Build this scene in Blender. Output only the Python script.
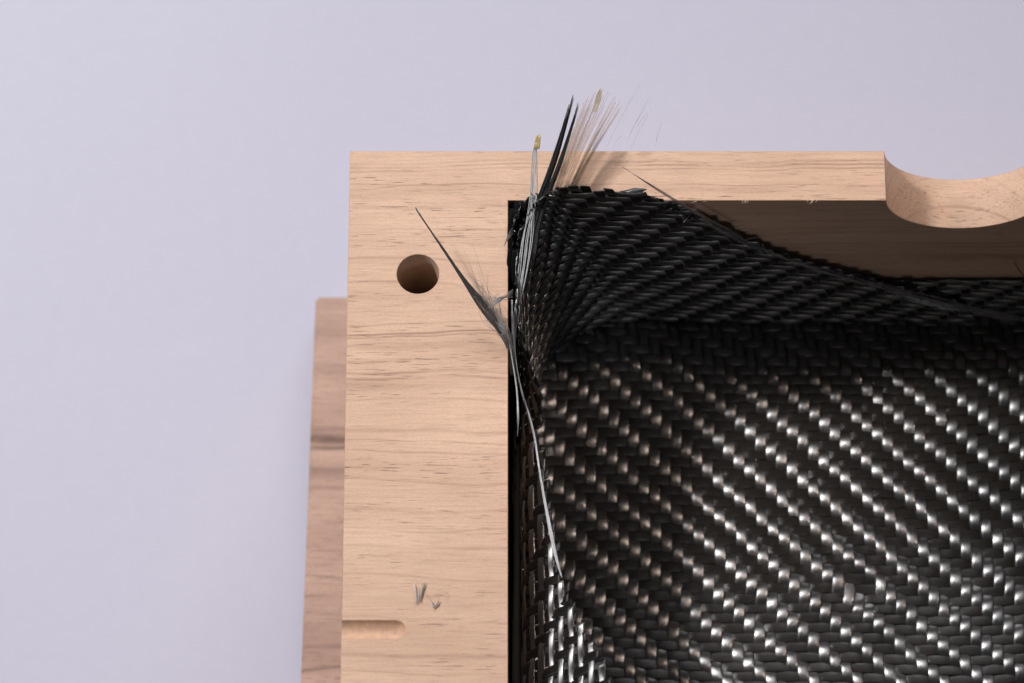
import bpy, bmesh, math, random
import numpy as np
from mathutils import Vector, noise

random.seed(7)
rng = np.random.default_rng(7)
for o in list(bpy.data.objects):
    bpy.data.objects.remove(o)

SC = bpy.context.scene
COL = SC.collection

# ------------------------------------------------------------------ camera
TILT = math.radians(21)
LENS = 125.0
DIST = LENS / 36 * 1024 * 0.0002          # 0.2 mm a pixel on the wood's top face
cam_d = bpy.data.cameras.new('camera')
cam = bpy.data.objects.new('camera', cam_d)
COL.objects.link(cam)
cam.location = (0, -DIST * math.sin(TILT), DIST * math.cos(TILT))
cam.rotation_euler = (TILT, 0, 0)
cam_d.lens = LENS
cam_d.sensor_width = 36
cam_d.clip_start = 0.01
cam_d.clip_end = 20
cam_d.dof.use_dof = True
cam_d.dof.focus_distance = DIST + 0.004
cam_d.dof.aperture_fstop = 18.0
SC.camera = cam

# ------------------------------------------------------------------ light
world = bpy.data.worlds.new("World")
SC.world = world
world.use_nodes = True
bg = world.node_tree.nodes['Background']
bg.inputs[0].default_value = (0.90, 0.93, 1.0, 1)
bg.inputs[1].default_value = 0.05


def area(name, loc, target, sx, sy, power, color):
    d = bpy.data.lights.new(name, 'AREA')
    d.shape = 'RECTANGLE'
    d.size, d.size_y, d.energy, d.color = sx, sy, power, color
    o = bpy.data.objects.new(name, d)
    COL.objects.link(o)
    o.location = loc
    o.rotation_euler = (Vector(target) - Vector(loc)).to_track_quat('-Z', 'Y').to_euler()
    return o


area('key_softbox', (-0.43, 0.235, 0.645), (0.05, 0, -.05), 0.08, 0.08, 6.2, (1.0, 0.97, 0.96))
area('overhead_softbox', (0.10, 1.60, 0.98), (0, 0.0, -0.05), 1.6, 0.8, 21.5, (1.0, 0.985, 0.99))
area('front_fill', (0.15, -1.0, 0.75), (0.03, 0, -.03), 0.3, 0.3, 0.78, (1.0, 0.93, 0.86))  # added fill from the front, brightens the cross tows on the north wall
sp = bpy.data.lights.new('warm_glint_fill', 'SPOT')  # added narrow light for warm glints in the left corner
sp.energy, sp.color, sp.spot_size, sp.spot_blend, sp.shadow_soft_size = 19, (1.0, 0.78, 0.66), math.radians(6.0), 1.0, .05
spo = bpy.data.objects.new('warm_glint_fill', sp)
COL.objects.link(spo)
spo.location = (0.60, 0.13, 0.42)
spo.rotation_euler = (Vector((.010, -.018, -.055)) - spo.location).to_track_quat('-Z', 'Y').to_euler()

sp = bpy.data.lights.new('rim_fill', 'SPOT')  # added narrow light that brightens the cloth rim at the corner
sp.energy, sp.color, sp.spot_size, sp.spot_blend, sp.shadow_soft_size = 8, (0.98, 0.97, 1.0), math.radians(4.6), 1.0, .05
spo = bpy.data.objects.new('rim_fill', sp)
COL.objects.link(spo)
spo.location = (0.30, -0.95, 0.62)
spo.rotation_euler = (Vector((.020, .012, -.02)) - spo.location).to_track_quat('-Z', 'Y').to_euler()

SC.view_settings.view_transform = 'Standard'
SC.view_settings.look = 'None'
SC.view_settings.exposure = 0.0
SC.view_settings.gamma = 1.0

# ------------------------------------------------------------------ helpers
CT, ST = math.cos(TILT), math.sin(TILT)
FPX = LENS / 36 * 1024


def P(px, py, z=0.0):
    """world point at height z seen at a pixel of the photograph"""
    a, b = (px - 512) / FPX, (341.5 - py) / FPX
    d = Vector((a, b * CT + ST, b * ST - CT))
    t = (z - cam.location.z) / d.z
    return cam.location + d * t


def tag(o, label=None, cat=None, group=None, kind=None):
    for k, v in (('label', label), ('category', cat), ('group', group), ('kind', kind)):
        if v:
            o[k] = v
    return o


def empty(name, loc=(0, 0, 0)):
    o = bpy.data.objects.new(name, None)
    o.empty_display_size = 0.01
    o.location = loc
    COL.objects.link(o)
    return o


def link(name, me, mat, parent=None, smooth=True):
    me.materials.append(mat)
    if smooth:
        me.polygons.foreach_set('use_smooth', [True] * len(me.polygons))
    o = bpy.data.objects.new(name, me)
    COL.objects.link(o)
    if parent:
        o.parent = parent
        o.matrix_parent_inverse = parent.matrix_basis.inverted()
    return o


def grid_mesh(name, pts, closed_u=True, uvs=None):
    """pts: (n, m, 3) array; m wraps round when closed_u; ends capped"""
    n, m = pts.shape[:2]
    me = bpy.data.meshes.new(name)
    v = pts.reshape(-1, 3)
    mm = m if closed_u else m - 1
    i = np.arange(n - 1)[:, None]
    j = np.arange(mm)[None, :]
    j2 = (j + 1) % m
    f = np.stack([i * m + j, i * m + j2, (i + 1) * m + j2, (i + 1) * m + j], -1).reshape(-1, 4)
    nf = len(f)
    loops = f.reshape(-1)
    starts = np.arange(nf) * 4
    if closed_u:
        cap0 = np.arange(m)[::-1]
        cap1 = (n - 1) * m + np.arange(m)
        loops = np.concatenate([loops, cap0, cap1])
        starts = np.concatenate([starts, [nf * 4, nf * 4 + m]])
    me.vertices.add(len(v))
    me.vertices.foreach_set('co', v.astype(np.float32).reshape(-1))
    me.loops.add(len(loops))
    me.loops.foreach_set('vertex_index', loops.astype(np.int32))
    me.polygons.add(len(starts))
    me.polygons.foreach_set('loop_start', starts.astype(np.int32))
    if uvs is not None:
        uv = me.uv_layers.new(name='UVMap')
        uu = uvs.reshape(-1, 2)[loops]
        uv.data.foreach_set('uv', uu.astype(np.float32).reshape(-1))
    me.update(calc_edges=True)
    me.validate()
    return me


# ------------------------------------------------------------------ materials
def new_mat(name):
    m = bpy.data.materials.new(name)
    m.use_nodes = True
    nt = m.node_tree
    return m, nt, nt.nodes['Principled BSDF']


def N(nt, typ, **kw):
    n = nt.nodes.new(typ)
    for k, v in kw.items():
        setattr(n, k, v)
    return n


def ramp(nt, src, stops, interp='LINEAR'):
    r = N(nt, 'ShaderNodeValToRGB')
    r.color_ramp.interpolation = interp
    el = r.color_ramp.elements
    while len(el) < len(stops):
        el.new(0.5)
    for e, (p, c) in zip(el, stops):
        e.position = p
        e.color = (c, c, c, 1) if isinstance(c, float) else (*c, 1)
    nt.links.new(src, r.inputs[0])
    return r.outputs[0]


def mixc(nt, fac, a, b, mode='MIX'):
    m = N(nt, 'ShaderNodeMix', data_type='RGBA', blend_type=mode)
    for sock, val in ((m.inputs[0], fac), (m.inputs[6], a), (m.inputs[7], b)):
        if isinstance(val, (float, int)):
            sock.default_value = val
        elif isinstance(val, tuple):
            sock.default_value = (*val, 1)
        else:
            nt.links.new(val, sock)
    return m.outputs[2]


def math_n(nt, op, a, b=0.0):
    m = N(nt, 'ShaderNodeMath', operation=op)
    for s, v in ((m.inputs[0], a), (m.inputs[1], b)):
        if isinstance(v, (float, int)):
            s.default_value = v
        else:
            nt.links.new(v, s)
    return m.outputs[0]


def wood_mat(name, light, mid, dark, bands, dens=1.0, seed=0.0, zmix=0.0):
    """walnut-family wood, grain along X.  bands: (y, halfwidth, strength) of darker growth lines"""
    m, nt, b = new_mat(name)
    L = nt.links
    tc = N(nt, 'ShaderNodeTexCoord')
    base = tc.outputs['Object']

    def mapped(scale, off=0.0):
        mp = N(nt, 'ShaderNodeMapping')
        mp.inputs['Scale'].default_value = scale
        mp.inputs['Location'].default_value = (off + seed, off * 1.7 + seed, off * 0.6)
        mp.inputs['Rotation'].default_value = (0.2, 0.15, 0.012 * off - .03)
        L.new(base, mp.inputs[0])
        return mp.outputs[0]

    def nz(vec, scale=1.0, detail=3.0, rough=0.55):
        n = N(nt, 'ShaderNodeTexNoise')
        n.inputs['Scale'].default_value = scale
        n.inputs['Detail'].default_value = detail
        n.inputs['Roughness'].default_value = rough
        L.new(vec, n.inputs['Vector'])
        return n.outputs[0]

    broad = nz(mapped((23, 110, 90)), 1, 3)
    col = mixc(nt, ramp(nt, broad, [(0.32, 0.0), (0.7, 1.0)]), light, mid)
    fine = nz(mapped((110, 2300, 1900), 3.1), 1, 3, 0.6)
    col = mixc(nt, math_n(nt, 'MULTIPLY', ramp(nt, fine, [(0.45, 0.0), (0.75, 1.0)]), 0.30), col, dark)
    speck = nz(mapped((1500, 4200, 4200), 6.3), 1, 2, 0.6)
    col = mixc(nt, math_n(nt, 'MULTIPLY', ramp(nt, speck, [(0.40, 0.0), (0.72, 1.0)]), 0.22), col, dark)
    # growth lines at the places the board has them
    warp = nz(mapped((24, 50, 40), 5.0), 1, 2)
    sep = N(nt, 'ShaderNodeSeparateXYZ')
    L.new(base, sep.inputs[0])
    y0 = math_n(nt, 'ADD', sep.outputs[1], math_n(nt, 'MULTIPLY', sep.outputs[2], zmix))
    y = math_n(nt, 'ADD', y0, math_n(nt, 'MULTIPLY', math_n(nt, 'SUBTRACT', warp, 0.5), 0.006))
    brk = ramp(nt, nz(mapped((45, 260, 200), 9.0), 1, 3), [(0.35, 0.15), (0.62, 1.0)])
    for by, hw, st in bands:
        d = math_n(nt, 'ABSOLUTE', math_n(nt, 'SUBTRACT', y, by))
        mr = N(nt, 'ShaderNodeMapRange')
        L.new(d, mr.inputs[0])
        mr.inputs[1].default_value = 0.0
        mr.inputs[2].default_value = hw
        mr.inputs[3].default_value = st
        mr.inputs[4].default_value = 0.0
        mr.interpolation_type = 'SMOOTHSTEP'
        col = mixc(nt, math_n(nt, 'MULTIPLY', mr.outputs[0], brk), col, dark)
    # open pores: short dark dashes
    pore = ramp(nt, nz(mapped((230, 3700, 3000), 1.3), 1, 1.5, 0.5), [(0.62, 0.0), (0.69, 1.0)])
    zone = ramp(nt, nz(mapped((16, 210, 170), 7.7), 1, 2), [(0.42, 0.08), (0.66, 1.0)])
    pf = math_n(nt, 'MULTIPLY', math_n(nt, 'MULTIPLY', pore, zone), 0.62 * dens)
    col = mixc(nt, pf, col, tuple(c * 0.42 for c in dark))
    L.new(col, b.inputs['Base Color'])
    b.inputs['Roughness'].default_value = 0.62
    b.inputs['Specular IOR Level'].default_value = 0.3
    bp = N(nt, 'ShaderNodeBump')
    bp.inputs['Strength'].default_value = 0.35
    bp.inputs['Distance'].default_value = 0.0002
    hgt = math_n(nt, 'SUBTRACT', math_n(nt, 'MULTIPLY', fine, 0.5), math_n(nt, 'MULTIPLY', pore, 0.8))
    L.new(hgt, bp.inputs['Height'])
    L.new(bp.outputs[0], b.inputs['Normal'])
    return m


def yof(py):
    return P(400, py, 0).y


BANDS = [(yof(py), hw, st) for py, hw, st in (
    (163, .0005, .5), (167, .0004, .8), (171, .0003, .7), (187, .0003, .7), (192, .0012, .25), (206, .0008, .3), (229, .0005, .45),
    (240, .002, .2), (261, .0006, .55), (285, .0005, .5), (300, .0020, .25), (324, .0003, .5), (334, .0004, .85), (337, .0003, .6),
    (347, .0022, .40), (360, .0006, .5), (371, .0005, .85), (377, .0005, 1.0), (384, .0028, .45), (400, .0004, .4), (430, .0008, .45),
    (441, .0003, .4), (452, .0004, .5), (470, .003, .2), (482, .0005, .5), (512, .0006, .45), (530, .0003, .4), (545, .0005, .4),
    (575, .0004, .35), (600, .0030, .30), (618, .0004, .3), (655, .0008, .5), (672, .0003, .4),
    (130, .003, .5), (115, .002, .4), (100, .0005, .8), (85, .003, .6), (60, .0012, .6), (35, .004, .6), (10, .002, .6), (-20, .005, .7),
    (-50, .002, .6), (-75, .006, .6))]
M_WOOD = wood_mat('walnut_light', (.72, .495, .362), (.61, .405, .29), (.34, .20, .14), BANDS, dens=1.25, zmix=1.3)
M_BASE = wood_mat('walnut_rosy', (.58, .40, .32), (.43, .285, .23), (.17, .105, .085),
                  [(P(320, py, -.0876).y, hw, st_) for py, hw, st_ in ((437, .0022, 1.0), (446, .0009, .9), (470, .0035, .6), (428, .0012, .5),
                   (490, .0006, .6), (335, .003, .25), (375, .004, .25), (577, .0006, .8), (585, .0004, .6), (600, .0005, .8), (630, .004, .4),
                   (652, .0006, .8), (668, .0005, .7))], seed=4.2)


def carbon_mat(name, base, rough, spec, aniso=0.93, tint=(1, 1, 1)):
    m, nt, b = new_mat(name)
    L = nt.links
    uv = N(nt, 'ShaderNodeUVMap', uv_map='UVMap')
    info = N(nt, 'ShaderNodeObjectInfo')
    mp = N(nt, 'ShaderNodeMapping')
    mp.inputs['Scale'].default_value = (9.0, 0.35, 1)
    L.new(uv.outputs[0], mp.inputs[0])
    add = N(nt, 'ShaderNodeVectorMath', operation='ADD')
    L.new(mp.outputs[0], add.inputs[0])
    cmb = N(nt, 'ShaderNodeCombineXYZ')
    L.new(math_n(nt, 'MULTIPLY', info.outputs['Random'], 57.0), cmb.inputs[0])
    L.new(cmb.outputs[0], add.inputs[1])
    n = N(nt, 'ShaderNodeTexNoise')
    n.inputs['Scale'].default_value = 1.6
    n.inputs['Detail'].default_value = 3
    L.new(add.outputs[0], n.inputs['Vector'])
    c = mixc(nt, n.outputs[0], tuple(v * .45 for v in base), tuple(v * 1.5 for v in base))
    L.new(c, b.inputs['Base Color'])
    r = math_n(nt, 'ADD', math_n(nt, 'MULTIPLY', n.outputs[0], 0.16), rough - 0.08)
    L.new(r, b.inputs['Roughness'])
    b.inputs['IOR'].default_value = spec
    b.inputs['Anisotropic'].default_value = aniso
    b.inputs['Specular Tint'].default_value = (*tint, 1)
    tg = N(nt, 'ShaderNodeTangent', direction_type='UV_MAP', uv_map='UVMap')
    L.new(tg.outputs[0], b.inputs['Tangent'])
    bp = N(nt, 'ShaderNodeBump')
    bp.inputs['Strength'].default_value = 0.30
    bp.inputs['Distance'].default_value = 0.0001
    L.new(n.outputs[0], bp.inputs['Height'])
    L.new(bp.outputs[0], b.inputs['Normal'])
    return m


M_WARP = carbon_mat('carbon_tow', (.012, .011, .010), .33, 2.5)
M_WEFT = carbon_mat('carbon_tow_cross_dim', (.018, .0145, .012), .33, 1.8)  # duller copy of the same carbon; the cross tows' dimness is built in
M_UP = carbon_mat('carbon_tow_upright_dim', (.009, .008, .0075), .42, 1.5)  # darker copy of the carbon, painting in the black its facing would reflect
M_RIM = carbon_mat('carbon_tow_rim', (.013, .012, .0115), .34, 2.5)
M_EDGE = carbon_mat('carbon_edge_tow', (.016, .017, .019), .30, 1.8, 0.4)


def plain(name, col, rough, alpha=1.0, ior=1.5, metal=0.0):
    m, nt, b = new_mat(name)
    n = N(nt, 'ShaderNodeTexNoise')
    n.inputs['Scale'].default_value = 900
    n.inputs['Detail'].default_value = 2
    tc = N(nt, 'ShaderNodeTexCoord')
    nt.links.new(tc.outputs['Object'], n.inputs['Vector'])
    c = mixc(nt, n.outputs[0], tuple(v * .75 for v in col), tuple(min(1, v * 1.25) for v in col))
    nt.links.new(c, b.inputs['Base Color'])
    b.inputs['Roughness'].default_value = rough
    b.inputs['Alpha'].default_value = alpha
    b.inputs['IOR'].default_value = ior
    b.inputs['Metallic'].default_value = metal
    return m


M_HAIR = plain('carbon_fibre_hair', (.055, .05, .048), .38, ior=1.6)
M_SPIKE = plain('black_spike', (.010, .010, .011), .38, ior=1.6)
M_TAPE = plain('grey_tape', (.050, .045, .042), .55)
M_BLACK = plain('black_cut_fibre', (.004, .004, .005), .8, ior=1.2)
M_SILVER = plain('silver_glint_fibre', (.50, .51, .53), .30, ior=1.6)  # loose carbon fibres, their silver glint put into a pale base colour
M_GOLD = plain('golden_tip', (.55, .42, .16), .4)
M_TAN = plain('tan_thread', (.55, .38, .27), .7, alpha=.20, ior=1.3)
M_HOLE = plain('shaded_hole_wood', (.42, .29, .21), .8)  # inner wall of the hole, its shade put into a darker brown
M_ROUT = plain('routed_wood', (.54, .335, .225), .7)
M_CORNER = plain('bevel_wood', (.50, .31, .22), .7)  # darker brown on the bevelled edges
M_FUZZ = plain('wood_fuzz', (.70, .52, .40), .7)
M_GREY = plain('grey_lint', (.26, .25, .25), .6)

m, nt, b = new_mat('lavender_paper')
tc = N(nt, 'ShaderNodeTexCoord')
n = N(nt, 'ShaderNodeTexNoise')
n.inputs['Scale'].default_value = 260
n.inputs['Detail'].default_value = 5
nt.links.new(tc.outputs['Object'], n.inputs['Vector'])
nt.links.new(mixc(nt, n.outputs[0], (.500, .498, .600), (.530, .528, .630)), b.inputs['Base Color'])
b.inputs['Roughness'].default_value = 0.75
b.inputs['Specular IOR Level'].default_value = 0.2
M_PAPER = m

# ------------------------------------------------------------------ setting: the paper backdrop
Z_BASE_TOP, BASE_T = -0.087, 0.012
Z_PAPER = Z_BASE_TOP - BASE_T
me = bpy.data.meshes.new('paper')
me.from_pydata([(-1.6, -1.2, 0), (1.6, -1.2, 0), (1.6, 1.6, 0), (-1.6, 1.6, 0)], [], [(0, 1, 2, 3)])
paper = link('ground', me, M_PAPER, None, False)
paper.location = (0, 0, Z_PAPER)
tag(paper, 'plain pale lavender paper under the wooden mould', kind='structure')

# ------------------------------------------------------------------ wooden mould
FLOOR_Z = -0.0590          # middle of the woven cloth lying in the cavity
XL = P(346.5, 341, 0).x
YN = P(400, 151, 0).y
XI = P(508, 341, 0).x
YI = P(700, 200.5, 0).y
XE, YE = 0.20, -0.155
CXE, CYE = 0.165, -0.120
mould = empty('wooden_mould', (0.08, -0.05, Z_PAPER))
tag(mould, 'pale walnut mould frame with a round hole and a scooped notch in its rim', 'mould')


def box_mesh(name, a, b_):
    bm = bmesh.new()
    bmesh.ops.create_cube(bm, size=1)
    for v in bm.verts:
        v.co = Vector([(a[k] + b_[k]) / 2 + v.co[k] * (b_[k] - a[k]) for k in range(3)])
    me = bpy.data.meshes.new(name)
    bm.to_mesh(me)
    bm.free()
    return me


def cyl_mesh(name, c, axis, r, length, seg=96, sphere_end=False):
    bm = bmesh.new()
    bmesh.ops.create_cone(bm, cap_ends=True, segments=seg, radius1=r, radius2=r, depth=length)
    rot = {'Z': Vector((0, 0, 1)), 'X': Vector((1, 0, 0)), 'Y': Vector((0, 1, 0))}[axis].to_track_quat('Z', 'Y')
    for v in bm.verts:
        v.co = rot @ v.co + Vector(c)
    me = bpy.data.meshes.new(name)
    bm.to_mesh(me)
    bm.free()
    return me


body_o = bpy.data.objects.new('mould_frame', box_mesh('mould_frame', (XL, YE, Z_BASE_TOP), (XE, YN, 0)))
COL.objects.link(body_o)
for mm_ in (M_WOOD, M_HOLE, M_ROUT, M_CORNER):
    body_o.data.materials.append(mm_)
NX, NR = P(966, 200, 0).x, 0.0163
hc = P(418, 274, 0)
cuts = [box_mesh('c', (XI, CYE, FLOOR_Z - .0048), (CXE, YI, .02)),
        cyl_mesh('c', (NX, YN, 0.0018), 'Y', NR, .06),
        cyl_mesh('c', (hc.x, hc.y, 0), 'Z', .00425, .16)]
gc = P(404, 629.5, 0)
bm = bmesh.new()                         # ball-nosed groove cutter: capsule along X
R_g, z_g = .0020, .0008
gx1 = P(405, 629, 0).x - .0018
xs = [XL - .004] + [gx1 + R_g * math.sin(t * math.pi / 2 / 8) for t in range(8)]
rs = [R_g] + [R_g * math.cos(t * math.pi / 2 / 8) for t in range(8)]
rings = [[bm.verts.new((x, gc.y + r * math.cos(a * math.tau / 32), z_g + r * math.sin(a * math.tau / 32))) for a in range(32)]
         for x, r in zip(xs, rs)]
tip = bm.verts.new((gx1 + R_g, gc.y, z_g))
bm.faces.new(rings[0][::-1])
for a, b2 in zip(rings[:-1], rings[1:]):
    for k in range(32):
        bm.faces.new((a[k], a[(k + 1) % 32], b2[(k + 1) % 32], b2[k]))
for k in range(32):
    bm.faces.new((rings[-1][k], rings[-1][(k + 1) % 32], tip))
bmesh.ops.recalc_face_normals(bm, faces=bm.faces)
me = bpy.data.meshes.new('c')
bm.to_mesh(me)
bm.free()
cuts.append(me)
tmp = []
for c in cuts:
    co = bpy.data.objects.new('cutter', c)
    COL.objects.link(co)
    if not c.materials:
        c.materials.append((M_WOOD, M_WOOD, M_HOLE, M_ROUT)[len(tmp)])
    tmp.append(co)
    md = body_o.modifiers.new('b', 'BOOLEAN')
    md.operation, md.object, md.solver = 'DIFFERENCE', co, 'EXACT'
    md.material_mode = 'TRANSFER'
md = body_o.modifiers.new('bev', 'BEVEL')
md.material = 3
md.width, md.segments, md.limit_method, md.angle_limit = .00028, 2, 'ANGLE', math.radians(38)
bpy.context.view_layer.update()
me = bpy.data.meshes.new_from_object(body_o.evaluated_get(bpy.context.evaluated_depsgraph_get()))
body_o.modifiers.clear()
for co in tmp:
    bpy.data.objects.remove(co)
bm = bmesh.new()
bm.from_mesh(me)
for f in bm.faces:
    f.smooth = max(abs(c) for c in f.normal) < .9999
for e in bm.edges:
    if len(e.link_faces) == 2:
        e.smooth = e.calc_face_angle(0) < math.radians(30)
bm.to_mesh(me)
bm.free()
body_o.data = me
body_o.parent = mould
body_o.matrix_parent_inverse = mould.matrix_basis.inverted()

# base board: sticks out on the left, slightly out of square
a0, a1 = P(315.5, 295.5, Z_BASE_TOP), P(300.5, 683, Z_BASE_TOP)
dirv = (a1 - a0).normalized()
a2 = a0 + dirv * 0.185
bm = bmesh.new()
top = [a0, a2, Vector((XE + .008, a2.y, a0.z)), Vector((XE + .008, a0.y, a0.z))]
tv = [bm.verts.new((p.x, p.y, Z_BASE_TOP - .0006)) for p in top]
bv = [bm.verts.new((p.x, p.y, Z_PAPER)) for p in top]
bm.faces.new(tv)
bm.faces.new(bv[::-1])
for k in range(4):
    bm.faces.new((tv[k], bv[k], bv[(k + 1) % 4], tv[(k + 1) % 4]))
bmesh.ops.recalc_face_normals(bm, faces=bm.faces)
bmesh.ops.bevel(bm, geom=bm.edges[:], offset=.0006, segments=2, affect='EDGES')
me = bpy.data.meshes.new('base_board')
bm.to_mesh(me)
bm.free()
tag(link('base_board', me, M_BASE, mould, False), 'rosy brown base board sticking out under the frame')

# ------------------------------------------------------------------ woven cloth
PU, PV, PVW = 0.00228, 0.00215, 0.00222


def cosw(x):
    """float profile of a 2/2 twill, flattened at top and bottom"""
    return np.tanh(.8 * np.cos(x)) / math.tanh(.8)


def noise1(x, seed):
    r = np.random.default_rng(seed)
    out = 0
    for k in range(5):
        out = out + np.sin(x * r.uniform(.25, 1.6) + r.uniform(0, 6.28)) * r.uniform(.3, 1)
    return out / 2.2


PROF = [(-1.0, 0), (-.82, 1), (-.45, 1), (0, 1), (.45, 1), (.82, 1), (1.0, 0), (.5, -1), (-.5, -1)]


def tow(name, S, fixed, along, is_u_fixed, hand, sgn, mat, parent, width=.495, amp=.085, thick=.09, seg=6,
        phase=0.0, seed=0, wob=.02, narrow=None):
    """one tow of the weave as a lens-shaped ribbon that runs over two and under two.
    S(U,V)->(n,3) in tow indices; fixed: index of this tow; along: (from, to) index range"""
    lo, hi = along
    n = max(2, int((hi - lo) * seg))
    t = np.linspace(lo, hi, n)
    lat = wob * noise1(t * .8, seed + 11)
    wid = width * (1 + .06 * noise1(t * .6, seed + 5))
    ph = 2 * math.pi * (t + hand * fixed - 0.5 + phase) / 4
    w = sgn * cosw(ph)
    mid = amp * PU * w
    if narrow is not None:
        wid = wid * np.where(t < narrow, .74, 1.0)
    # the float bulges where it is on top and is pinched where it dives
    puff = 1 + .22 * w
    wid = wid * (1 + .05 * w)
    E = np.array([e for e, s in PROF])
    Sg = np.array([s for e, s in PROF])
    off = lat[:, None] + wid[:, None] * E[None, :]
    A = np.broadcast_to(t[:, None], off.shape)
    Fx = fixed + off
    U, V = (Fx, A) if is_u_fixed else (A, Fx)
    pos, nor = S(U, V)
    hh = thick * PU * (1 - np.abs(E[None, :]) ** 3.8) * puff[:, None]
    skew = .030 * noise1(t * .35, seed + 77) + random.uniform(-.04, .04)
    mid2 = mid[:, None] + (skew * PU)[:, None] * E[None, :]
    h = mid2 + np.where(Sg[None, :] >= 0, hh, -hh * .7)
    pts = pos + nor * h[..., None]
    uv = np.stack([np.broadcast_to(E[None, :], off.shape), A], -1)
    me = grid_mesh(name, pts, True, uv)
    return link(name, me, mat, parent)


def with_normals(F):
    def S(U, V):
        e = 1e-3
        p = F(U, V)
        du = F(U + e, V) - p
        dv = F(U, V + e) - p
        nrm = np.cross(du, dv)
        nrm /= np.maximum(np.linalg.norm(nrm, axis=-1, keepdims=True), 1e-12)
        return p, nrm
    return S


YF = YI - 0.0027          # the foot of the cloth along the north wall
XF = 0.0048               # and along the left wall
Y_S = -0.117


def wobble(U, V, s=1.0):
    return (0.00022 * np.sin(U * .31 + V * .17 + 1) + .00016 * np.sin(U * .13 - V * .37 + 2)
            + .00010 * np.sin(U * .83 + V * .61)) * s


def floor_f(U, V):
    x = XF + .0005 + U * PU
    y = YF - .0012 - V * PV
    sk = .0007 * np.sin(V * .12 + .4) + .0004 * np.sin(V * .31)
    sk2 = .0006 * np.sin(U * .10 + 1.0) + .0003 * np.sin(U * .27)
    dn = np.clip(1 - V / 2.6, 0, 1)
    dl = np.clip(1 - U / 2.6, 0, 1)
    dent = np.exp(-(((x - .073) / .005) ** 2 + ((y + .0335) / .0035) ** 2))
    x = x + .0003 * dent
    z = FLOOR_Z + wobble(U, V) - .0007 * dent - .0022 * np.exp(-(np.maximum(V + 1, 0) / 2.6) ** 2) + .0010 * dl ** 2
    return np.stack([x + sk, y + sk2, z], -1)


S_floor = with_normals(lambda U, V: floor_f(U, -V))
cloth = empty('woven_carbon_cloth', (0.08, -0.04, FLOOR_Z - .001))
tag(cloth, 'black twill carbon cloth draped over the mould cavity with frayed silvery edges', 'cloth')
NU = int((CXE - .002 - XF) / PU)
NV = int((YF - Y_S) / PV)
for i in range(NU):
    tow('warp_tow', S_floor, i, (-NV - .3, 1.6), True, 1, 1, M_WARP, cloth, seed=i)
for j in range(-1, NV):
    tow('weft_tow', S_floor, -j, (-.5, NU + .2), False, 1, -1, M_WEFT, cloth, seed=500 + j, thick=.06)

# --- the raised rim of the cloth: north wall, rounded corner, left wall that folds over into a flap
ARC = 0.042
RCF, RCT = .021, .011
EDGE_N = [(560, 188), (600, 192), (640, 194), (700, 217), (740, 238), (800, 261), (850, 276), (900, 288), (940, 296),
          (1000, 312), (1030, 323)]
HW = 0.0595


def smooth(x):
    x = np.clip(x, 0, 1)
    return x * x * (3 - 2 * x)


def wall_f(s, a, off):
    """s metres round the rim (0 where the north wall meets the corner arc, growing to the right);
    a metres up from the floor; off metres of shift towards the wood"""
    q = np.clip(a / HW, 0, 1.15)
    RC = RCF + (RCT - RCF) * q - (.004 if off else 0)
    # foot and top outlines
    yN_f, yN_t = YF + off, YI - .0018 + off * .5
    xL_f, xL_t = XF - off, XI + .0018 - off * .5
    yN = yN_f + (yN_t - yN_f) * q
    xL = xL_f + (xL_t - xL_f) * q
    th = np.clip(-s / ARC, 0, 1) * math.pi / 2
    cx, cy = xL + RC, yN - RC
    x = cx - RC * np.sin(th) + np.maximum(s, 0)
    y = cy + RC * np.cos(th) - np.maximum(-s - ARC, 0)
    z = FLOOR_Z + .0012 + a
    # a belly in the cloth where it bridges the corner
    bel = np.exp(-((s + ARC / 2) / .027) ** 2) * np.sin(np.clip(q, 0, 1) * math.pi) * .003
    x = x + bel * .7
    y = y - bel * .7
    # flap on the left wall
    d = np.maximum(-s - ARC, 0)
    yy = cy - d
    k = smooth((FLAP0 - yy) / (FLAP0 - FLAP1))
    s0, r = .0411, .0040
    fx0, fz0 = XF - .0027 - off, FLOOR_Z + .0012
    b1 = np.clip(a - s0, 0, None)
    ang = np.clip(b1 / r, 0, 1.05)
    rest = np.maximum(b1 - 1.05 * r, 0)
    fx = fx0 + r * (1 - np.cos(ang)) + rest * math.sin(1.05)
    fz = fz0 + np.minimum(a, s0) + r * np.sin(ang) + rest * math.cos(1.05)
    x = x * (1 - k) + fx * k
    z = z * (1 - k) + fz * k
    return np.stack([x, y, z], -1)


FLAP0, FLAP1 = P(530, 350, -.02).y, P(545, 455, -.015).y


def wall_S(off):
    def F(U, V):
        s, a = U * PU, V * PVW + .0006
        p = wall_f(s, a, off)
        w = wobble(U, V, 1.0)
        p[..., 0] += w * .5
        p[..., 1] += w
        return p
    return with_normals(F)


def interp(x, xs, ys):
    return np.interp(x, xs, ys)


# height of the cut edge, measured up the wall, for the inner ply
ed_s, ed_a = [], []
for px, py in EDGE_N:
    p = P(px, py, -.03)
    # solve for height on the wall plane y = const
    lo, hi = FLOOR_Z, .01
    for _ in range(40):
        mz = (lo + hi) / 2
        yw = YF + (YI - .0018 - YF) * (mz - FLOOR_Z) / HW
        if P(px, py, mz).y > yw:
            lo = mz          # the ray is still behind the wall: go up
        else:
            hi = mz
    mz = (lo + hi) / 2
    qq = (mz - FLOOR_Z - .0012) / HW
    ed_s.append(P(px, py, mz).x - (XF + (XI + .0018 - XF) * qq + RCF + (RCT - RCF) * qq))
    ed_a.append(mz - FLOOR_Z - .0012)
ys_l = [P(515, py, 0).y for py in (225, 300, 345, 400, 480, 570, 683, 800, 1000)]
ls_l = [.0600, .0590, .0530, .0462, .0479, .0514, .0612, .0630, .0645]
cy0 = YI - .003 - RCT
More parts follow.
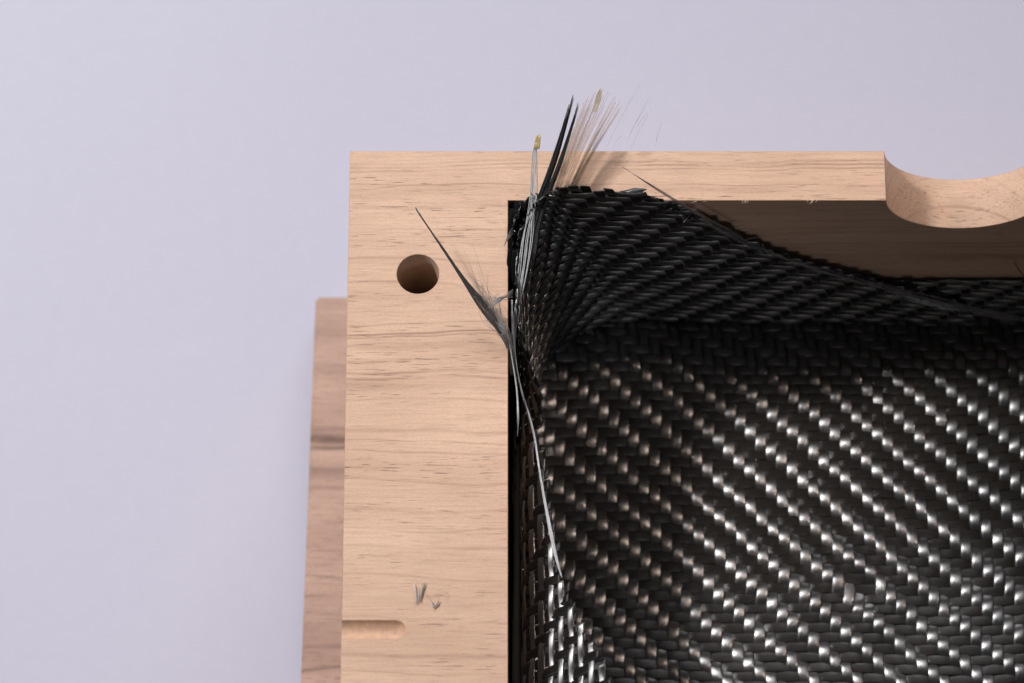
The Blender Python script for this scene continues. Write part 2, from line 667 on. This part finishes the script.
es = [-ARC - (cy0 - y) for y in ys_l][::-1] + ed_s + [.075 + .04, .2]
ea = ls_l[::-1] + ed_a + [.0, .0]
order = np.argsort(es)
es, ea = np.array(es)[order], np.array(ea)[order]


def Lin(s):
    return np.interp(s, es, ea)


def runs(mask):
    out, st = [], None
    for k, v in enumerate(mask):
        if v and st is None:
            st = k
        if not v and st is not None:
            out.append((st, k - 1))
            st = None
    if st is not None:
        out.append((st, len(mask) - 1))
    return out


def weave_wall(S, L, s0, s1, amax, parent, seed, a_min=0.0, names=('warp_tow', 'weft_tow'), mats=(M_UP, M_RIM)):
    i0, i1 = int(s0 / PU), int(s1 / PU)
    pv = PVW
    for i in range(i0, i1 + 1):
        top_ = (L(i * PU) - .0006) / pv + random.uniform(-.1, .9)
        if top_ - a_min < 1.2:
            continue
        tow(names[0], S, i, (a_min - .4, top_), True, -1, -1, mats[0], parent, seed=seed + i, seg=4, amp=.07, thick=.065, width=.46)
    ss = np.linspace(i0 - .4, i1 + .4, (i1 - i0) * 4)
    for j in range(int(a_min), int(amax / pv) + 1):
        mask = (L(ss * PU) - .0006) / pv > j - .2
        for a, b_ in runs(mask):
            if b_ - a < 8:
                continue
            tow(names[1], S, j, (ss[a] - random.uniform(0, .8), ss[b_] + random.uniform(0, .8)), False, -1, 1, mats[1], parent,
                seed=seed + 300 + j, seg=4, amp=.085, thick=.12, width=.48, wob=.05, narrow=-(ARC + .006) / PU)


S_in = wall_S(0.0)
weave_wall(S_in, Lin, -.166, .075, .073, cloth, 2000, a_min=-1.6)

# --- outer ply, between the inner ply and the wood
ply = empty('outer_carbon_ply', (0.08, -0.04, FLOOR_Z - .002))
tag(ply, 'black outer ply of cloth pressed against the wood behind the silvery edge', 'cloth')
S_out = wall_S(0.0015)


def Lout(s):
    s = np.asarray(s)
    base = np.interp(s, [-.22, -.091, -.066, -.056, -.034, -.016, .008, .012, .030, .045, .08, .2],
                     [.035, .035, .040, .052, .061, .063, .063, .055, .030, .0185, .0160, .0160])
    return base


weave_wall(S_out, Lout, -.166, .140, .074, ply, 4000, a_min=-1.6, names=('outer_warp_tow', 'outer_weft_tow'))

# smooth dark sheet added below the weave to keep the gaps dark
nx, ny = 60, 40
xs = np.linspace(XI + .0006, CXE - .0006, nx)
ys = np.linspace(CYE + .0006, YI - .0006, ny)
gx, gy = np.meshgrid(xs, ys, indexing='ij')
top_z = np.full_like(gx, FLOOR_Z - .0036)
pts = np.stack([gx, gy, top_z], -1)
me = bpy.data.meshes.new('floor_sheet')
bm = bmesh.new()
vt = [[bm.verts.new(pts[i, j]) for j in range(ny)] for i in range(nx)]
for i in range(nx - 1):
    for j in range(ny - 1):
        bm.faces.new((vt[i][j], vt[i + 1][j], vt[i + 1][j + 1], vt[i][j + 1]))
for v in bm.verts:              # the sheet also climbs the unseen right and front walls, cutting their bounce light
    if v.co.x > CXE - .001 or v.co.y < CYE + .001:
        v.co.z = -.001
bmesh.ops.solidify(bm, geom=bm.faces[:], thickness=.0006)
bm.to_mesh(me)
bm.free()
link('floor_sheet', me, M_BLACK, ply)


# ------------------------------------------------------------------ loose fibres
def spline(pts, n):
    """Catmull-Rom through 3D points"""
    pts = [Vector(p) for p in pts]
    ext = [pts[0] * 2 - pts[1]] + pts + [pts[-1] * 2 - pts[-2]]
    out = []
    segs = len(pts) - 1
    for k in range(n):
        t = k / (n - 1) * segs
        i = min(int(t), segs - 1)
        f = t - i
        a, b_, c, d = ext[i:i + 4]
        out.append(.5 * ((2 * b_) + (c - a) * f + (2 * a - 5 * b_ + 4 * c - d) * f * f + (3 * b_ - a - 3 * c + d) * f ** 3))
    return out


class Strands:
    def __init__(self):
        self.v, self.f = [], []

    def add(self, pts, radii, n=14, sides=5, flat=1.0, side=Vector((1, 0, 0))):
        p = spline(pts, n)
        m = len(radii) - 1
        base = len(self.v)
        for k, q in enumerate(p):
            t = k / (n - 1)
            rr = np.interp(t * m, range(m + 1), radii)
            d = (p[min(k + 1, n - 1)] - p[max(k - 1, 0)]).normalized()
            a = d.cross(Vector((0, -ST, CT)))
            if a.length < 1e-6:
                a = d.cross(side)
            a.normalize()
            b_ = d.cross(a)
            for s_ in range(sides):
                an = s_ * math.tau / sides
                self.v.append(q + a * (rr * math.cos(an)) + b_ * (rr * flat * math.sin(an)))
        for k in range(n - 1):
            for s_ in range(sides):
                x, y = base + k * sides + s_, base + k * sides + (s_ + 1) % sides
                self.f.append((x, y, y + sides, x + sides))
        self.f.append(tuple(base + s_ for s_ in range(sides))[::-1])
        self.f.append(tuple(base + (n - 1) * sides + s_ for s_ in range(sides)))

    def build(self, name, mat, parent=None, label=None):
        me = bpy.data.meshes.new(name)
        me.from_pydata([tuple(v) for v in self.v], [], self.f)
        me.uv_layers.new(name='UVMap')
        o = link(name, me, mat, parent)
        if label:
            o['label'] = label
        return o


px_ = 0.0002


def J(p, r):
    return p + Vector((random.uniform(-r, r), random.uniform(-r, r), random.uniform(-r, r)))


# silver bundle running up the left edge of the corner, ending in a golden tip
st = Strands()
for k in range(9):
    u_ = [random.random() for _ in range(4)]
    a, b_, c, d = u_
    st.add([J(P(513 + 4 * a, 372, -.020), px_), J(P(511 + 9 * a, 330, -.006), px_), J(P(517 + 8 * b_, 285, .001), px_),
            J(P(523 + 10 * b_, 235, .004), px_), J(P(528 + 12 * c, 195, .007), px_), J(P(530 + 10 * c, 160, .010), px_ * .5),
            J(P(534 + 5 * c, 143, .012), px_ * .4)],
           [random.uniform(.7, 1.5) * v for v in (.00006, .00009, .00010, .00009, .00007, .00007, .00005)], n=24)
st.build('fibre_bundle', M_SILVER, cloth, 'silvery bundle of loose fibres standing up at the corner')
st = Strands()
for k in range(7):
    t = k / 6
    st.add([P(534 + 5 * t, 149, .0115), P(535.5 + 4 * t, 141, .012), P(537 + 3 * t, 134 + abs(t - .5) * 4, .0125)],
           [.00010, .00022, .00010], n=6)
st.build('bundle_tip', M_GOLD, cloth, 'golden resin tip of the fibre bundle')

# black spikes
for (x1, y1, x0, w) in ((573, 94, 541, .00036), (578, 102, 546, .00030), (569, 103, 539, .00026)):
    st = Strands()
    for k in range(6):
        t = (k - 2.5) / 2.5
        st.add([J(P(x0 - 13 + t, 262, .002), px_ * .3), J(P(x0 - 5 + t * 2, 215, .005), px_ * .5),
                J(P((x0 * .55 + x1 * .45) + t * 1.6, (205 + y1) / 2 + 8, .010), px_ * .3),
                P(x1 + t * .6, y1 + abs(t) * 5, .015)],
               [w * .35, w * .6, w * .75, w * .15], n=16)
    st.build('fibre_spike', M_SPIKE, cloth, 'dark pointed spike of stiff fibres')

# fan of fine tan threads leaning right, thinning into single hairs
st = Strands()
for k in range(34):
    t = k / 33
    bx = 553 + 19 * t
    if .38 < t < .44 or .66 < t < .70:
        continue
    tx, ty = 584 + 38 * t + random.uniform(-2, 2), 90 + 22 * abs(t - .45) + random.uniform(-4, 14)
    st.add([P(bx, 193, .0035), P((bx + tx) / 2 - 2, (193 + ty) / 2, .005), P(tx, ty, .008)],
           [.00026, .00024, .00006], n=8, sides=6, flat=.3)
st.build('thread_fan', M_TAN, cloth, 'thin fan of pale tan threads')['kind'] = 'stuff'
st = Strands()
for (x0, y0, x1, y1) in ((626, 144, 650, 96), (628, 138, 645, 108), (630, 150, 652, 108), (634, 132, 648, 112), (655, 148, 662, 122), (613, 150, 622, 134),
                         (606, 148, 640, 84)):
    st.add([P(x0, y0, .012), P((x0 + x1) / 2 - 1, (y0 + y1) / 2, .014), P(x1, y1, .016)], [.00003, .00008, .00003], n=8, sides=4)
st.build('stray_thread', M_TAN, cloth)

st = Strands()
for k in range(5):
    st.add([P(592 + k * 1.2, 112, .0135), P(596 + k * 1.1, 98, .015), P(599 + k * .8, 88 + abs(k - 2), .016)], [.00006, .00014, .00007], n=6, sides=4)
st.build('thread_tip', plain('pale_gold_tip', (.62, .50, .28), .6, alpha=.45, ior=1.3), cloth)

# spike and net of fibres to the left
st = Strands()
for k in range(12):
    t = (k - 5.5) / 5.5
    st.add([P(415.5, 206.5 + abs(t) * 3, .012), J(P(439 + t * .8, 243, .010), px_ * .3), J(P(462 + t * 2.0, 277, .007), px_ * .4),
            J(P(484 + t * 3.4, 308 - t * 2, .004), px_ * .6), J(P(503 + t * 2, 337, .002), px_), J(P(512 + t * 1, 362, -.006), px_)],
           [.00003, .00009, .00012, .00009, .00008, .00007], n=26)
st.build('fibre_spike', M_HAIR, cloth, 'long dark spike of fibres pointing at the round hole')
st = Strands()
for k in range(46):
    t = random.random()
    q = P(random.gauss(489, 5), 306 + random.uniform(-8, 16), .003)
    tx = 436 + 70 * t
    ty = random.uniform(232, 285) if t < .75 else random.uniform(290, 306)
    fr = random.uniform(.25, 1) ** 1.3
    tipx, tipy = 490 + (tx - 490) * fr, 306 + (ty - 306) * fr
    st.add([P(tipx, tipy, .006), q, J(P(507, 338, .002), px_ * 4), J(P(513, 372, -.008), px_ * 3)],
           [.00002, .00004, .00005, .00005], n=14, sides=4)
for k in range(12):
    st.add([P(486 + k * .6, 309 - k * .3, .004), P(498, 303 - k * .5, .005), P(513, 296 + random.uniform(-8, 8), .002)], [.00004, .00006, .00004], n=8, sides=4)
st.build('fibre_net', M_GREY, cloth, 'fine grey web of loose fibres')['kind'] = 'stuff'

# silver thread down the cut edge on the left
def edge_pt(s, inset=0.0004, lift=.0006):
    a = float(Lin(s)) - inset
    p, n_ = S_in(np.array([[s / PU]]), np.array([[(a - .0006) / (PVW)]]))
    v, w = Vector(p[0, 0]), Vector(n_[0, 0])
    return v + w * lift


for (ys0, rad, cnt, mat) in (((300, 330, 380, 430, 480, 530, 560, 578), (.00008, .00012, .00018, .00014, .00022, .00042, .00034, .00008), 7, M_SILVER),):
    st = Strands()
    xsx = (512, 513, 519, 533, 541, 550, 557, 562)
    zz = (-.0, -.002, -.005, -.007, -.0065, -.005, -.004, -.004)
    for c in range(cnt):
        t = (c - cnt / 2 + .5) / cnt
        st.add([J(P(x + t * 3 * r / .0004, y, z + .0012), px_ * .6) for x, y, z, r in zip(xsx, ys0, zz, rad)],
               [r * .27 for r in rad], n=40)
    st.build('edge_thread', mat, cloth, 'bright silvery thread along the folded left edge')
st = Strands()
for c in range(4):
    st.add([J(P(x, y, z), px_ * .5) for x, y, z in ((509, 340, .001), (516, 385, -.002), (518, 415, -.003), (517.5, 436, -.004))],
           [.00006, .00014, .00016, .00005], n=20)
st.build('edge_thread', M_SILVER, cloth)

# light thread along the diagonal cut edge of the north wall
st = Strands()
for c in range(7):
    pts = []
    for px, py in EDGE_N[3:]:
        s = np.interp(px, [e[0] for e in EDGE_N], ed_s)
        v = edge_pt(s, inset=random.uniform(-.0012, .0006), lift=random.uniform(.0002, .0015))
        pts.append(v)
    pts.append(P(1040, 330 + c, FLOOR_Z + .002))
    st.add(pts, [.00003, .00004, .00005, .00005, .00006, .00010, .00011, .00006, .00004], n=50)
st.build('edge_thread', M_GREY, cloth, 'grey thread along the slanting cut edge')

for mt, cnt in ((M_BLACK, 120), (M_HAIR, 60), (M_SILVER, 22)):
    st = Strands()
    for k in range(cnt):
        px = random.uniform(650, 1015) if random.random() < .75 else random.uniform(880, 990)
        s_ = np.interp(px, [e[0] for e in EDGE_N], ed_s) + random.uniform(-.001, .001)
        v = edge_pt(s_, inset=random.uniform(-.0002, .0012), lift=.0005)
        g = Vector((random.uniform(-1, 1.6), random.uniform(-.9, .5), random.uniform(-.5, .7))) * random.uniform(.0008, .0030)
        g2 = Vector((random.uniform(-1, 1), random.uniform(-1, 1), random.uniform(-1, 1))) * .0008
        st.add([v, v + g * .5 + g2 * .3, v + g + g2], [.00006, .00005, .00002], n=5, sides=3)
    st.build('edge_fuzz', mt, cloth)['kind'] = 'stuff'

st = Strands()  # extra pale strands put the edge thread's highlight into the colour
for c in range(6):
    pts = []
    for px, py in ((893 + c * 3, 281 + c), (915, 286), (930, 290.5), (945, 296), (968 - c * 3, 304 - c)):
        s_ = np.interp(px, [e[0] for e in EDGE_N], ed_s)
        pts.append(edge_pt(s_, inset=random.uniform(-.0005, .0002), lift=random.uniform(.0010, .0026)))
    st.add(pts, [.00003, .00009, .00012, .00012, .00003], n=18)
st.build('edge_thread', M_SILVER, cloth, 'pale strands painted as the highlight of the thread on the slanting cut edge')

# frayed black tow ends round the rim of the corner
def flat_end(pa, za, pb, zb, w, mat, parent, name='frayed_end', n_=8, taper=.35, curl=.0003):
    A, B = P(*pa, za), P(*pb, zb)
    d = (B - A).normalized()
    sd = d.cross(Vector((0, -ST, CT))).normalized()
    up = sd.cross(d).normalized()
    if up.z < 0:
        up = -up
    pts = []
    for k in range(n_):
        t = k / (n_ - 1)
        c = A.lerp(B, t) + up * (curl * math.sin(t * 3))
        ww = w * (1 - taper * max(0, t - .7) / .3) * random.uniform(.88, 1.08)
        sk = d * (w * random.uniform(-.4, .4)) if k == n_ - 1 else Vector()
        pts.append([c + sd * (ww * e) + sk * e + up * h for e, h in ((-1, 0), (-.5, .00012), (0, .00016), (.5, .00012), (1, 0), (.4, -.0001), (-.4, -.0001))])
    pts = np.array([[list(v) for v in r] for r in pts])
    uv = np.stack([np.broadcast_to(np.array([-1, -.5, 0, .5, 1, .4, -.4])[None], (n_, 7)), np.broadcast_to(np.arange(n_)[:, None] * 1.0, (n_, 7))], -1)
    return link(name, grid_mesh(name, pts, True, uv), mat, parent)


for (xa, ya, xb, yb, w) in ((511, 292, 511, 248, .0007), (510.5, 268, 511, 214, .0008), (508.5, 206, 524, 205, .0010), (509, 214, 520, 214, .0010), (514, 262, 514, 209, .0013), (519, 255, 518, 203, .0012), (524, 250, 524, 202, .0012), (530, 240, 530, 200, .0010), (514, 280, 513, 232, .0009), (518, 262, 517, 219, .0009), (522, 250, 521, 208, .0009),
                            (527, 240, 526, 212, .0008), (516, 300, 515, 250, .0009), (523, 270, 523, 225, .0010),
                            (533, 225, 532, 205, .0009), (540, 218, 539, 199, .0008),
                            (546, 214, 545, 194, .0010), (553, 213, 553, 195, .0009), (562, 214, 561, 201, .0010), (572, 212, 571, 192, .0010),
                            (580, 211, 580, 190, .0009), (590, 210, 589, 196, .0009), (600, 208, 600, 199, .0009)):
    flat_end((xa, ya), -.004, (xb + random.uniform(-1, 1), yb), .0022, w, M_BLACK, ply)
for k in range(26):        # single cut fibres poking out of the ragged rim
    x = random.uniform(510, 640)
    y = 200 if x > 540 else 200 + (540 - x) * 1.3
    st = Strands() if k == 0 else st
    st.add([P(x, y + 6, .001), P(x + random.uniform(-2, 2), y - random.uniform(0, 5), .003), P(x + random.uniform(-5, 4), y - random.uniform(3, 11), .004)],
           [.00005, .00004, .00002], n=6, sides=3)
st.build('cut_fibres', M_BLACK, ply)['kind'] = 'stuff'
st = Strands()
for k in range(5):
    st.add([P(514 + k * .5, 226 + k, .001), P(509 + k * .4, 234 + k * .6, .003), P(504 + k * .3, 246 - k * .8, .004)], [.00012, .00014, .00004], n=8, sides=4)
st.build('frayed_end', M_HAIR, ply)

# flat grey tow ends sticking out over the wood, right of the corner
for (pa, pb, w) in (((588, 200), (618, 193), .0007), ((606, 199), (646, 189), .0008), ((612, 203), (655, 197), .0007), ((600, 203), (640, 194), .0006)):
    flat_end(pa, .0015, pb, .0035, w, M_EDGE, cloth, 'loose_tow_end', taper=.8)

# long thin hair from the wood rim to the edge thread
st = Strands()
for c in range(3):
    st.add([P(622 + c * .3, 167 - c * .2, .010), P(660, 190 + c, .009), P(700, 214 + c, .004), P(742, 236 + c, -.008)],
           [.00002, .00007, .00009, .00005], n=20, sides=4)
st.build('stray_hair', M_HAIR, cloth, 'long thin dark hair slanting over the rim')
st = Strands()
st.add([P(800, 508, -.066), P(792, 530, -.060), P(783, 552, -.066)], [.00003, .00004, .00003], n=10, sides=4)
st.add([P(776, 520, -.066), P(790, 545, -.061), P(803, 566, -.066)], [.00003, .00004, .00003], n=10, sides=4)
st.add([P(1014, 262, -.030), P(1019, 270, -.032), P(1026, 278, -.034)], [.00008, .00012, .0001], n=8, sides=4)
st.build('stray_hair', M_HAIR, cloth)

# flat tape standing in the gap beside the left wall
n_ = 60
pts = []
for k in range(n_):
    t = k / (n_ - 1)
    y = P(518, 443, -.02).y * (1 - t) + (-.112) * t
    x0 = XI + .0010 + .0002 * math.sin(t * 9)
    x1 = x0 + .0021 + .0002 * math.sin(t * 13 + 1)
    pts.append([(x0, y, -.020), ((x0 + x1) / 2, y, -.0196), (x1, y, -.0205), (x1, y, -.0208), ((x0 + x1) / 2, y, -.020), (x0, y, -.0203)])
pts = np.array(pts)
uv = np.stack([np.broadcast_to(np.array([-1, 0, 1, 1, 0, -1.])[None], (n_, 6)), np.broadcast_to(np.arange(n_)[:, None] * 1.0, (n_, 6))], -1)
tag(link('selvedge_tape', grid_mesh('selvedge_tape', pts, True, uv), M_TAPE, ply), 'smooth dark grey tape in the gap beside the wood')

# ------------------------------------------------------------------ lint and fuzz
lint = empty('grey_lint', P(425, 597, 0))
tag(lint, 'tiny grey lint shreds lying on the left bar above the groove', 'lint')
for (x0, y0, x1, y1, w, mt) in ((414, 583, 416, 603, .00028, M_SILVER), (418, 586, 417, 604, .0002, M_GREY), (423, 583, 420, 602, .00034, M_GREY),
                                (424.5, 582, 423, 590, .00026, M_GREY), (439, 600, 433, 608, .00034, M_GREY), (431, 600, 434, 607, .0002, M_GREY)):
    st = Strands()
    w *= .55
    st.add([P(x0, y0, .0005), J(P((x0 + x1) / 2 + .6, (y0 + y1) / 2, .0005), px_ * .5), P(x1, y1, .0004)], [w * .4, w, w * .5], n=8, sides=5)
    st.build('shred', mt, lint)
st = Strands()
st.add([P(433, 596, .0003), P(440, 590, .0006), P(448, 594, .0004), P(447, 601, .0002)], [.00002] * 4, n=16, sides=4)
st.add([P(424, 590, .0003), P(428, 597, .0005), P(433, 603, .0003)], [.00002] * 3, n=10, sides=4)
st.build('shred', M_GREY, lint)

st = Strands()
for (x, n_h, sp) in ((744, 4, 6), (816, 5, 7), (700, 2, 12)):
    for k in range(n_h):
        xx = x + random.gauss(0, sp * .5)
        l = random.uniform(2, 5)
        st.add([P(xx, 199.5, 0), P(xx + random.uniform(-2, 1), 199.5 + l * .5, 0.0004), P(xx + random.uniform(-5, 1), 199.5 + l, -.0002)],
               [.00005, .00005, .00002], n=5, sides=3)
st.build('wood_fuzz', M_FUZZ, mould, 'tiny pale splinters on the cut rim')['kind'] = 'stuff'
